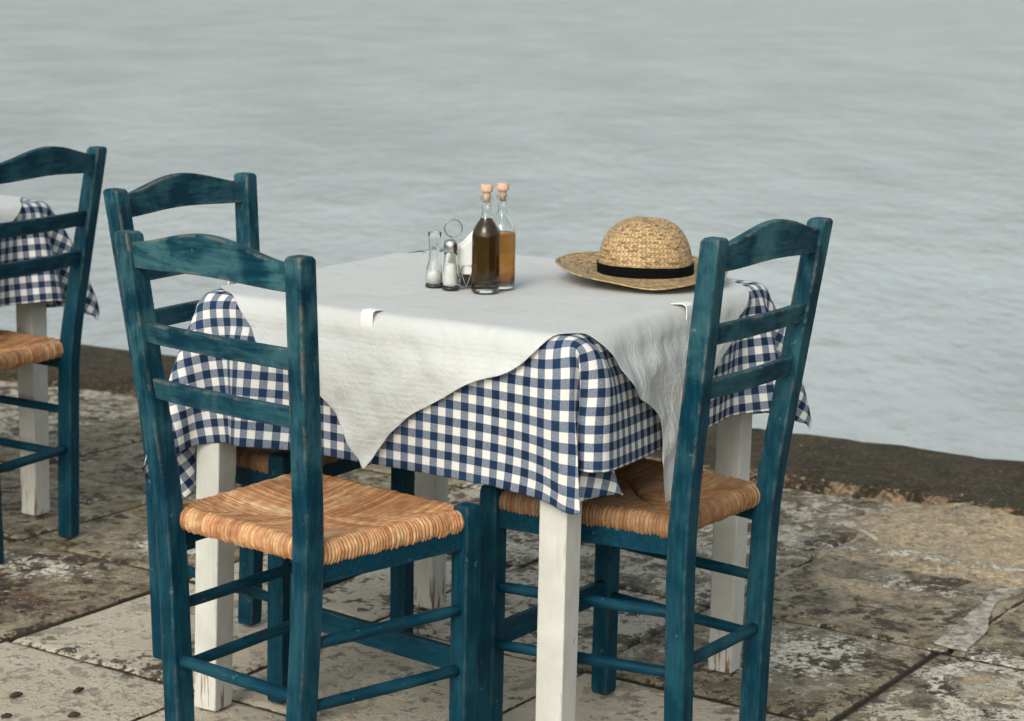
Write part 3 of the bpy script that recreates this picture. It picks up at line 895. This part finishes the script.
def ground_fields(x, y, tu, tv):
    """cover of pale plaster, white crust, tan mortar, rust and ochre (0..1) at world x, y; tu, tv = tile indices"""
    u = x * GU[0] + y * GU[1]; v = x * GV[0] + y * GV[1]; n = x * QN[0] + y * QN[1]
    cream = np.zeros_like(x)
    cream += .95 * (v < 2.81) + .80 * ((v >= 2.81) & (v < 3.32) & (u > -2.975)) * (u < -1.5)
    cream += .62 * ((v >= 3.32) & (v < 3.83) & (u > -2.98) & (u < -2.0))
    cream += .42 * ((v >= 3.83) & (u > -2.98) & (u < -1.95) & (v < 4.4))
    cream += .38 * ((v >= 4.4) & (u > -3.3) & (n < 5.05) & (u < -2.0))
    cream += .12 * (u < -2.98) + .26 * ((u > -1.5) & (v < 3.9)) + .26 * ((u > -2.0) & (v > 3.32) & (v < 3.83) & (u <= -1.5))
    cream += .30 * ((v < 2.3) | (u < -4.2))
    cream -= .40 * blob(x, y, -.74, 3.85, .26, .06) + .30 * blob(x, y, -.05, 3.75, .10, .05)
    cream -= .2 * blob(x, y, -.80, 4.05, .05, .02)
    white = .235 + .45 * blob(x, y, -1.02, 4.46, .12, .07) + .6 * blob(x, y, -.76, 4.63, .10, .05) + .62 * blob(x, y, .60, 3.98, .10, .13) + .35 * blob(x, y, -.62, 4.75, .2, .1)
    white += .35 * blob(x, y, .92, 4.68, .35, .035, -27) + .42 * blob(x, y, .42, 5.0, .3, .10) + .35 * blob(x, y, -.05, 4.75, .25, .25) + .4 * blob(x, y, .9, 4.45, .12, .05)
    ring = np.sqrt(((x - .90) / .095) ** 2 + ((y - 3.80) / .14) ** 2)
    white += .60 * np.exp(-((ring - 1) / .20) ** 2) + .35 * blob(x, y, .95, 4.00, .10, .05) + .35 * blob(x, y, .2, 4.3, .12, .1)
    tan = .9 * np.clip((n - 4.42) / .15, 0, 1) * np.clip((u + 2.1) / .3, 0, 1)
    tan += .55 * blob(x, y, .75, 4.45, .35, .16) + .7 * np.exp(-(ring / .8) ** 2) + .55 * blob(x, y, 1.15, 4.1, .2, .3) + .25 * np.clip((n - 4.75) / .1, 0, 1)
    rust = .62 * blob(x, y, -1.02, 4.22, .30, .13) + .35 * blob(x, y, -.55, 3.45, .1, .03) + .3 * blob(x, y, -1.1, 5.3, .4, .3)
    ochre = .75 * blob(x, y, -.88, 4.98, .16, .045) + .45 * blob(x, y, .55, 4.22, .2, .05) + .3 * blob(x, y, .40, 4.45, .25, .1)
    cream = cream + .15 + .25 * (vnoise(x * 2.3 + 20, y * 2.3 + 20, 31, 2) - .5)
    return np.clip(cream, 0, 1), np.clip(white, 0, 1), np.clip(tan, 0, 1), np.clip(rust, 0, 1), np.clip(ochre, 0, 1)

def mat_paving():
    t = NT('weathered_paving'); p = t.pos()
    big = t.noise(p, 3.1, 5, .6); mid = t.noise(p, 16, 6, .68, .6); fine = t.noise(p, 70, 5, .7); flk = t.noise(t.vscale(p, (1, 1, 1), (0, 0, R_(-33))), 34, 5, .72, .4)
    grit = t.noise(p, 260, 3, .6)
    def cover(attr, noise, k=.85, soft=.05):
        s = t.math('ADD', t.attr(attr), t.math('MULTIPLY', t.math('SUBTRACT', noise, .5), k))
        return t.ramp(s, .5 - soft, .5 + soft)
    n1 = t.math('ADD', t.math('MULTIPLY', mid, .55), t.math('MULTIPLY', flk, .45))
    n2 = t.math('ADD', t.math('MULTIPLY', mid, .35), t.math('MULTIPLY', fine, .65))
    stone = t.mix(t.ramp(mid, .3, .7), (.060, .043, .023), (.36, .292, .185))
    stone = t.mix(t.math('MULTIPLY', t.ramp(fine, .45, .75), .6), stone, (.36, .32, .24))
    stone = t.mix(t.math('MULTIPLY', t.ramp(big, .5, .7), .4), stone, (.13, .12, .075))
    rust = t.mix(t.ramp(fine, .3, .7), (.060, .028, .016), (.15, .080, .048))
    c = t.mix(cover('rust', n1, 1.5, .12), stone, rust)
    c = t.mix(t.math('MULTIPLY', cover('ochre', n1, 1.3, .12), .75), c, (.25, .16, .065))
    tanc = t.mix(t.ramp(n2, .35, .65), (.25, .17, .095), (.58, .455, .295))
    tanc = t.mix(t.math('MULTIPLY', t.ramp(mid, .48, .62), .6), tanc, (.16, .115, .07))
    tanc = t.mix(t.math('MULTIPLY', t.ramp(grit, .5, .8), .5), tanc, (.52, .46, .36))
    tanc = t.mix(t.ramp(t.noise(p, 48, 4, .7), .54, .64, 0., .75), tanc, (.115, .078, .045))
    tanc = t.mix(t.ramp(t.noise(t.vscale(p, (1, 1, 1), (0, 0, 1)), 85, 3, .7), .57, .64, 0., .7), tanc, (.62, .55, .42))
    ct = cover('tan', n1, 1.1, .07); c = t.mix(ct, c, tanc)
    crm = t.mix(t.ramp(n1, .35, .65), (.43, .37, .28), (.55, .49, .39))
    crm = t.mix(t.math('MULTIPLY', t.ramp(fine, .6, .8), .4), crm, (.30, .24, .17))
    crm = t.mix(t.math('MULTIPLY', t.ramp(big, .45, .7), .35), crm, (.40, .31, .22))
    cc = cover('cream', n1, 3.0, .05); c = t.mix(cc, c, crm)
    wh = t.mix(t.ramp(fine, .3, .7), (.46, .41, .32), (.66, .61, .51))
    cw = cover('white', n2, 3.0, .09); c = t.mix(cw, c, wh)
    # scattered pale specks and scrapes everywhere
    sc_ = t.ramp(t.math('ADD', t.math('MULTIPLY', t.noise(t.vscale(p, (1, 1, 1), (0, 0, .6)), 120, 4, .75), .6), t.math('MULTIPLY', mid, .5)), .60, .66)
    c = t.mix(t.math('MULTIPLY', sc_, .75), c, (.34, .31, .25))
    # dark lichen flecks in clusters
    lic = t.math('ADD', t.math('MULTIPLY', flk, .75), t.math('MULTIPLY', t.noise(t.vscale(p, (1, 1, 1), (0, 0, 0), (3, 7, 0)), 7, 4, .6), .55))
    c = t.mix(t.math('MULTIPLY', t.math('MULTIPLY', t.ramp(lic, .68, .715), t.math('MULTIPLY', t.math('SUBTRACT', 1., t.math('MULTIPLY', ct, .7)), t.ramp(t.attr('cream'), .8, 1., 1., .45))), .92), c, t.mix(t.ramp(fine, .4, .6), (.022, .015, .009), (.060, .042, .025)))
    # crumbs of dirt
    sp = t.ramp(t.noise(p, 95, 2, .5), .71, .74)
    c = t.mix(t.math('MULTIPLY', sp, .8), c, (.04, .028, .018))
    jn = t.attr('joint')
    c = t.mix(t.ramp(t.math('ADD', jn, t.math('MULTIPLY', t.math('SUBTRACT', n1, .5), 1.2)), .47, .66), c, (.036, .026, .016))
    h = t.math('ADD', t.math('MULTIPLY', cc, .9), t.math('MULTIPLY', cw, .8))
    h = t.math('ADD', h, t.math('MULTIPLY', fine, .9))
    h = t.math('ADD', h, t.math('MULTIPLY', mid, 1.2))
    h = t.math('ADD', h, t.math('MULTIPLY', grit, .45))
    nm = t.bump(h, .95, .0055)
    return t.done(c, t.ramp(n1, .3, .7, .62, .9), nm, .3)

def mat_strip():
    t = NT('mossy_quay_stone'); p = t.pos()
    a = t.noise(p, 14, 6, .7, .5); f = t.noise(p, 80, 5, .7); b = t.noise(p, 4, 4, .6)
    c = t.mix(t.ramp(a, .3, .7), (.014, .010, .005), (.052, .037, .019))
    c = t.mix(t.math('MULTIPLY', t.ramp(b, .45, .65), .5), c, (.030, .034, .014))
    c = t.mix(t.math('MULTIPLY', t.ramp(f, .50, .68), .7), c, (.14, .105, .065))
    fr = t.attr('fringe')
    s = t.math('ADD', fr, t.math('MULTIPLY', t.math('SUBTRACT', a, .5), 2.2))
    c = t.mix(t.ramp(s, .48, .62), c, t.mix(t.ramp(f, .35, .65), (.07, .045, .028), (.30, .20, .125)))
    c = t.mix(t.ramp(t.noise(p, 60, 3, .6), .70, .74), c, (.34, .30, .24))
    nm = t.bump(t.math('ADD', a, t.math('MULTIPLY', f, .6)), .9, .008)
    return t.done(c, .85, nm, .25)
MP = mat_paving(); MS = mat_strip()
MD = simple('joint_dirt', (.030, .023, .016), .95, nscale=60, nstr=.6, var=.4)
MC = simple('quay_concrete', (.16, .145, .12), .9, nscale=20, nstr=.6, var=.3)

def build_ground():
    # ground under the paving: one slab with the quay wall down to the water
    def W(s, n, z): return (QD[0] * s + QN[0] * n, QD[1] * s + QN[1] * n, z)
    bm = bmesh.new()
    rings = [[W(s, n, z) for n, z in ((-60, -.011), (N_OUT - .03, -.011), (N_OUT - .03, -2.5), (-60, -2.5))] for s in (-60, 60)]
    sweep(bm, rings)
    tag(bm_obj('ground', bm, MD, None, False), kind='structure')
    # paving slabs, each with its own level, worn edges and rounded joints
    rng = np.random.RandomState(4)
    us = [-3.48 + .5 * k for k in range(-14, 15)]
    vs = [2.805 + .515 * k for k in range(-9, 12)]
    fixed = {-2.48: 0}
    PV = []; PF = []; F = [[] for _ in range(6)]; base = 0
    for j in range(len(vs) - 1):
        v0, v1 = vs[j], vs[j + 1]
        shift = 0. if abs(v0 - 2.805) < .3 or v0 < 2.9 else (0. if v0 < 3.4 else (.02))
        for i in range(len(us) - 1):
            u0, u1 = us[i] + shift, us[i + 1] + shift
            if u0 > -1.6: u0 += 0; 
            cu, cv = (u0 + u1) / 2, (v0 + v1) / 2
            cx, cy = GU * cu + GV * cv
            nn = cx * QN[0] + cy * QN[1]
            if nn > N_IN + .45: continue
            near = (-1.9 < cx < 2.0) and (2.6 < cy < 7.2)
            st = .011 if near else .1
            g = .0022
            au = np.linspace(u0 + g, u1 - g, int((u1 - u0) / st) + 2); av = np.linspace(v0 + g, v1 - g, int((v1 - v0) / st) + 2)
            UU, VV = np.meshgrid(au, av, indexing='ij')
            # ragged edges
            du = np.minimum(UU - u0, u1 - UU); dv = np.minimum(VV - v0, v1 - VV); d = np.minimum(du, dv)
            X = UU * GU[0] + VV * GV[0]; Y = UU * GU[1] + VV * GV[1]
            lev = rng.uniform(-.0025, .0025); ta, tb = rng.uniform(-.004, .004, 2)
            Z = lev + (UU - cu) * ta * 1.5 + (VV - cv) * tb * 1.5
            Z = Z + .0035 * (vnoise(X * 6 + 50, Y * 6 + 50, 3, 4) - .5)
            wobble = .006 * vnoise(X * 25 + 99, Y * 25 + 99, 6, 3)
            Z = Z - .009 * np.exp(-((d - g) / (.002 + wobble * .6)) ** 2)
            nq = X * QN[0] + Y * QN[1]
            n_, m_ = X.shape
            idx = np.arange(n_ * m_).reshape(n_, m_) + base
            f = np.stack([idx[:-1, :-1], idx[1:, :-1], idx[1:, 1:], idx[:-1, 1:]], -1).reshape(-1, 4)
            keep = (nq.ravel() < N_IN + .10)
            f = f[keep[f - base].all(1)]
            PV.append(np.stack([X, Y, Z], -1).reshape(-1, 3)); PF.append(f)
            flds = ground_fields(X, Y, i, j)
            for k in range(5): F[k].append(flds[k].ravel() + (rng.uniform(-.06, .06) if k == 0 else 0))
            F[5].append(np.exp(-((d - g) / .0045) ** 2).ravel())
            base += n_ * m_
    V = np.concatenate(PV); Fc = np.concatenate(PF)
    me = bpy.data.meshes.new('paving'); me.from_pydata(V.tolist(), [], Fc.tolist()); me.update()
    for k, nm in enumerate(('cream', 'white', 'tan', 'rust', 'ochre', 'joint')): fattr(me, nm, np.concatenate(F[k]))
    tag(link('paving', me, MP), kind='structure')
    # crumbling mortar bed beside the quay strip, rising just over the slabs
    s = np.arange(-1.9, 2.6, .012); n = np.arange(4.0, N_IN + .04, .012)
    S_, N_ = np.meshgrid(s, n, indexing='ij')
    X = QD[0] * S_ + QN[0] * N_; Y = QD[1] * S_ + QN[1] * N_
    flds = ground_fields(X, Y, 0, 0)
    Z = -.016 + .028 * np.clip(flds[2] * 1.15, 0, 1) + .022 * (vnoise(X * 7 + 30, Y * 7 + 30, 12, 5, .6) - .5) * (.4 + flds[2])
    Z += .004 * (vnoise(X * 60 + 30, Y * 60 + 30, 13, 3, .6) - .5)
    me = grid_mesh('mortar_bed', np.stack([X, Y, Z], -1))
    cm, wh, tn, ru, oc = flds
    for nm, a in zip(('cream', 'white', 'tan', 'rust', 'ochre', 'joint'), (cm * .3, wh, np.clip(tn + .35, 0, 1), ru, oc, 0 * cm)): fattr(me, nm, a)
    tag(link('mortar_bed', me, MP), kind='structure')
    # quay strip: dark mossy stone with broken rims
    s = np.concatenate([np.arange(-40, -3.2, .4), np.arange(-3.2, 3.2, .014), np.arange(3.2, 40, .4)]); n = np.linspace(N_IN - .07, N_OUT, 56)
    S_, N_ = np.meshgrid(s, n, indexing='ij')
    t_ = (N_ - N_IN) / (N_OUT - N_IN)
    ein = N_IN + .035 * (vnoise(S_ * 7 + 200, S_ * 0, 21, 4, .6) - .5) * 2
    zin = 1 / (1 + np.exp(-(N_ - ein) / .008))
    Z = -.020 + .046 * zin
    Z += .016 * (vnoise(S_ * 5 + 200, N_ * 5, 22, 5, .6) - .5) * zin
    Z += .030 * (vnoise(S_ * 20 + 900, N_ * 20, 23, 4, .65) - .5) * np.exp(-((N_ - ein) / .05) ** 2)
    eout = N_OUT - .02
    Z -= .030 * np.clip((N_ - eout + .02) / .04, 0, 1) ** 2 * (.5 + vnoise(S_ * 12 + 300, N_ * 0, 24, 4))
    N2 = N_ + .038 * (vnoise(S_ * 9 + 400, N_ * 0 + 3, 25, 4, .6) - .5) * np.clip(t_, 0, 1)
    X = QD[0] * S_ + QN[0] * N2; Y = QD[1] * S_ + QN[1] * N2
    P = np.stack([X, Y, Z], -1)
    # wall face below
    low = []
    for z in (-.06, -.2, -.6, -1.4):
        q = P[:, -1].copy(); q[:, 2] = z; q[:, 0] -= QN[0] * .004; q[:, 1] -= QN[1] * .004; low.append(q)
    P = np.concatenate([P, np.stack(low, 1)], 1)
    fr = np.exp(-((N_ - N_IN - .005) / .035) ** 2) * .55 + .25 * np.exp(-((N_ - N_OUT) / .03) ** 2)
    fr = np.concatenate([fr, np.zeros((len(s), 4))], 1)
    me = grid_mesh('quay_strip', P); fattr(me, 'fringe', fr)
    tag(link('quay_strip', me, MS), kind='structure')
build_ground()

# rubble crumbs along the broken inner edge of the quay strip
def crumbs():
    rng = random.Random(5); bm = bmesh.new()
    for k in range(1100):
        s = rng.uniform(-2.6, 2.4); n = N_IN - .01 + rng.gauss(0, .030); r = rng.choice((.002, .0025, .003, .004, .006)) * rng.uniform(.7, 1.2)
        if k > 820: s = rng.uniform(-3.4, -2.2); n = rng.uniform(4.95, 5.5); r *= 1.5
        m = Matrix.Translation((QD[0] * s + QN[0] * n, QD[1] * s + QN[1] * n, (.014 if n < N_IN else .026) + r * .1)) @ Matrix.Rotation(rng.uniform(0, 6), 4, 'Z') @ Matrix.Diagonal((1, rng.uniform(.6, 1), rng.uniform(.5, .8), 1))
        g = bmesh.ops.create_icosphere(bm, subdivisions=1, radius=r, matrix=m)
        for v in g['verts']: v.co += Vector((rng.uniform(-1, 1), rng.uniform(-1, 1), rng.uniform(-1, 1))) * r * .22
    t = NT('rubble'); p = t.pos()
    c = t.mix(t.ramp(t.noise(p, 22, 3, .6), .35, .65), (.07, .045, .028), (.30, .20, .125))
    o = bm_obj('rubble', bm, t.done(c, .9), None, False); tag(o, 'small ochre crumbs of stone along the broken kerb edge', 'rubble', kind='stuff')
crumbs()

# lifted shard of paving at the lower right
def shard():
    pts = [(.847, 4.051), (.874, 4.028), (.905, 4.014), (.930, 4.062), (.952, 4.100), (.975, 4.145), (.988, 4.205), (1.004, 4.254), (1.018, 4.300), (1.036, 4.340), (1.060, 4.372), (1.090, 4.400), (1.111, 4.417), (1.118, 4.447), (1.085, 4.440), (1.055, 4.428), (1.020, 4.368), (.995, 4.316), (.958, 4.250), (.921, 4.181), (.885, 4.115)]
    bm = bmesh.new()
    lo = [(x, y, .003 + .002 * math.sin(x * 40)) for x, y in pts]; hi = [(x, y, .0065 + .0015 * math.sin(x * 31 + y * 20)) for x, y in pts]
    sweep(bm, [lo, hi])
    t = NT('pale_shard'); p = t.pos()
    c = t.mix(t.ramp(t.noise(p, 40, 5, .7), .35, .65), (.20, .175, .13), (.44, .41, .35))
    o = bm_obj('paving_shard', bm, t.done(t.mix(t.ramp(t.noise(p, 24, 5, .7), .54, .60), c, (.13, .105, .07)), .85, t.bump(t.noise(p, 60, 5, .7), .6, .003)), None, False, .002)
    tag(o, 'pale loose shard of broken paving lying over the dark joint at the right', 'paving shard')
shard()

def pod(x, y, s, rz, label):
    s *= .68
    bm = bmesh.new(); rings = []; rng = random.Random(int(x * 1000) + int(y * 77))
    for k in range(9):
        t = k / 8; r = s * (.10 + .34 * math.sin(PI * min(.98, t * .9 + .05)) ** .8 * (1 - .35 * t)); cx = s * (t - .5) * 1.7; cz = r * .75 + s * .25 * t * t
        rings.append([(cx, r * math.cos(2 * PI * i / 12) * rng.uniform(.7, 1.2), max(.0004, cz + r * rng.uniform(.75, 1.25) * math.sin(2 * PI * i / 12))) for i in range(12)])
    sweep(bm, rings)
    o = bm_obj('dried_pod', bm, M['pod'], None, True); o.location = (x, y, .002); o.rotation_euler = (0, 0, rz)
    tag(o, label, 'seed pod', 'dried pods on the paving')
pod(-.875, 3.640, .020, .4, 'dark dried seed pod on the pale slab, leftmost of the upper pair')
pod(-.770, 3.672, .019, .8, 'dark dried seed pod of the upper pair, nearer the front chair leg')
pod(-.752, 3.545, .019, .1, 'dark dried seed pod lowest on the pale slab, below the upper pair')
pod(-.868, 3.535, .017, .2, 'dark dried seed pod at the very bottom left corner')

bm = bmesh.new(); tube_path(bm, [(0, 0, 0), (.012, -.022, .003), (.020, -.045, .002), (.034, -.078, 0)], .0042, 8)
o = bm_obj('pale_stick', bm, M['stick']); o.location = (.815, 4.83, .022); tag(o, 'short bleached stick on the tan mortar near the quay edge', 'stick')

# ------------------------------------------------------------------ sea
def sea():
    t = NT('sea_water'); p = t.pos()
    a = t.noise(t.vscale(p, (1.9, 1.0, 1), (0, 0, R_(-20))), 1., 5, .6, .5)
    b = t.noise(t.vscale(p, (7.0, 4.0, 1), (0, 0, R_(12))), 1., 5, .6, .6)
    c = t.noise(t.vscale(p, (.55, .20, 1), (0, 0, R_(-12))), 1., 5, .6)
    d = t.noise(t.vscale(p, (9, 20, 1)), 1., 3, .5)
    h = t.math('ADD', t.math('MULTIPLY', a, .080), t.math('MULTIPLY', b, .042))
    h = t.math('ADD', h, t.math('MULTIPLY', c, .22))
    h = t.math('ADD', h, t.math('MULTIPLY', d, .003))
    nm = t.bump(h, 1., .34)
    col = t.mix(t.ramp(c, .3, .7), SEA_A, SEA_B)  # light and dark of the ripples partly put into the water colour
    m = t.done(col, .15, nm, .5, IOR=1.30)
    bm = bmesh.new(); s = 6000
    vs = [bm.verts.new(q) for q in ((-s, -s, -.75), (s, -s, -.75), (s, s, -.75), (-s, s, -.75))]; bm.faces.new(vs)
    tag(bm_obj('sea', bm, m, None, False), kind='structure')
SEA_A, SEA_B = (.27, .285, .275), (.38, .40, .385)
sea()

# ------------------------------------------------------------------ light
SUN_EL, SUN_AZ = R_(34), R_(249)        # azimuth of the sun measured from +X, counter-clockwise: behind the camera on the left
w = bpy.data.worlds.new('World'); bpy.context.scene.world = w; w.use_nodes = True
nt = w.node_tree; bg = nt.nodes['Background']
sky = nt.nodes.new('ShaderNodeTexSky'); sky.sky_type = 'NISHITA'; sky.sun_disc = False
sky.sun_elevation = SUN_EL; sky.sun_rotation = PI / 2 - SUN_AZ
sky.air_density = 1.2; sky.dust_density = 4.3; sky.ozone_density = 1.0
hsv = nt.nodes.new('ShaderNodeHueSaturation'); hsv.inputs['Saturation'].default_value = .34
nt.links.new(sky.outputs[0], hsv.inputs['Color'])
tint = nt.nodes.new('ShaderNodeMix'); tint.data_type = 'RGBA'; tint.blend_type = 'MULTIPLY'; tint.inputs[0].default_value = 1.; tint.inputs[7].default_value = (.93, 1.0, .985, 1)
nt.links.new(hsv.outputs[0], tint.inputs[6]); nt.links.new(tint.outputs[2], bg.inputs[0]); bg.inputs[1].default_value = .15
sd = bpy.data.lights.new('sun', 'SUN'); sd.energy = .90; sd.angle = R_(28); sd.color = (1., .87, .74)
so = bpy.data.objects.new('sun', sd); C.objects.link(so)
dv = Vector((math.cos(SUN_EL) * math.cos(SUN_AZ), math.cos(SUN_EL) * math.sin(SUN_AZ), math.sin(SUN_EL)))
so.rotation_euler = dv.to_track_quat('Z', 'Y').to_euler()

# ------------------------------------------------------------------ camera
cd = bpy.data.cameras.new('camera'); cam = bpy.data.objects.new('camera', cd); C.objects.link(cam)
pch, rl = 0.186988, 0.020895
Fw = Vector((0, math.cos(pch), -math.sin(pch))); Rt0 = Vector((1, 0, 0)); Up0 = Rt0.cross(Fw)
Rt_ = Rt0 * math.cos(rl) + Up0 * math.sin(rl); Up_ = -Rt0 * math.sin(rl) + Up0 * math.cos(rl)
m = Matrix((( Rt_.x, Up_.x, -Fw.x), (Rt_.y, Up_.y, -Fw.y), (Rt_.z, Up_.z, -Fw.z))).to_4x4()
m.translation = Vector((0, 0, 1.32301)); cam.matrix_world = m
cd.sensor_width = 36; cd.lens = 2133.738 / 1024 * 36; cd.clip_start = .05; cd.clip_end = 20000
cd.dof.use_dof = True; cd.dof.focus_distance = 3.45; cd.dof.aperture_fstop = 8.0
sc = bpy.context.scene; sc.camera = cam
sc.view_settings.view_transform = 'Standard'; sc.view_settings.look = 'None'
sc.view_settings.exposure = 0.40; sc.view_settings.gamma = 1.0; sc.view_settings.use_curve_mapping = False
sc.cycles.max_bounces = 24; sc.cycles.transmission_bounces = 24; sc.cycles.transparent_max_bounces = 10
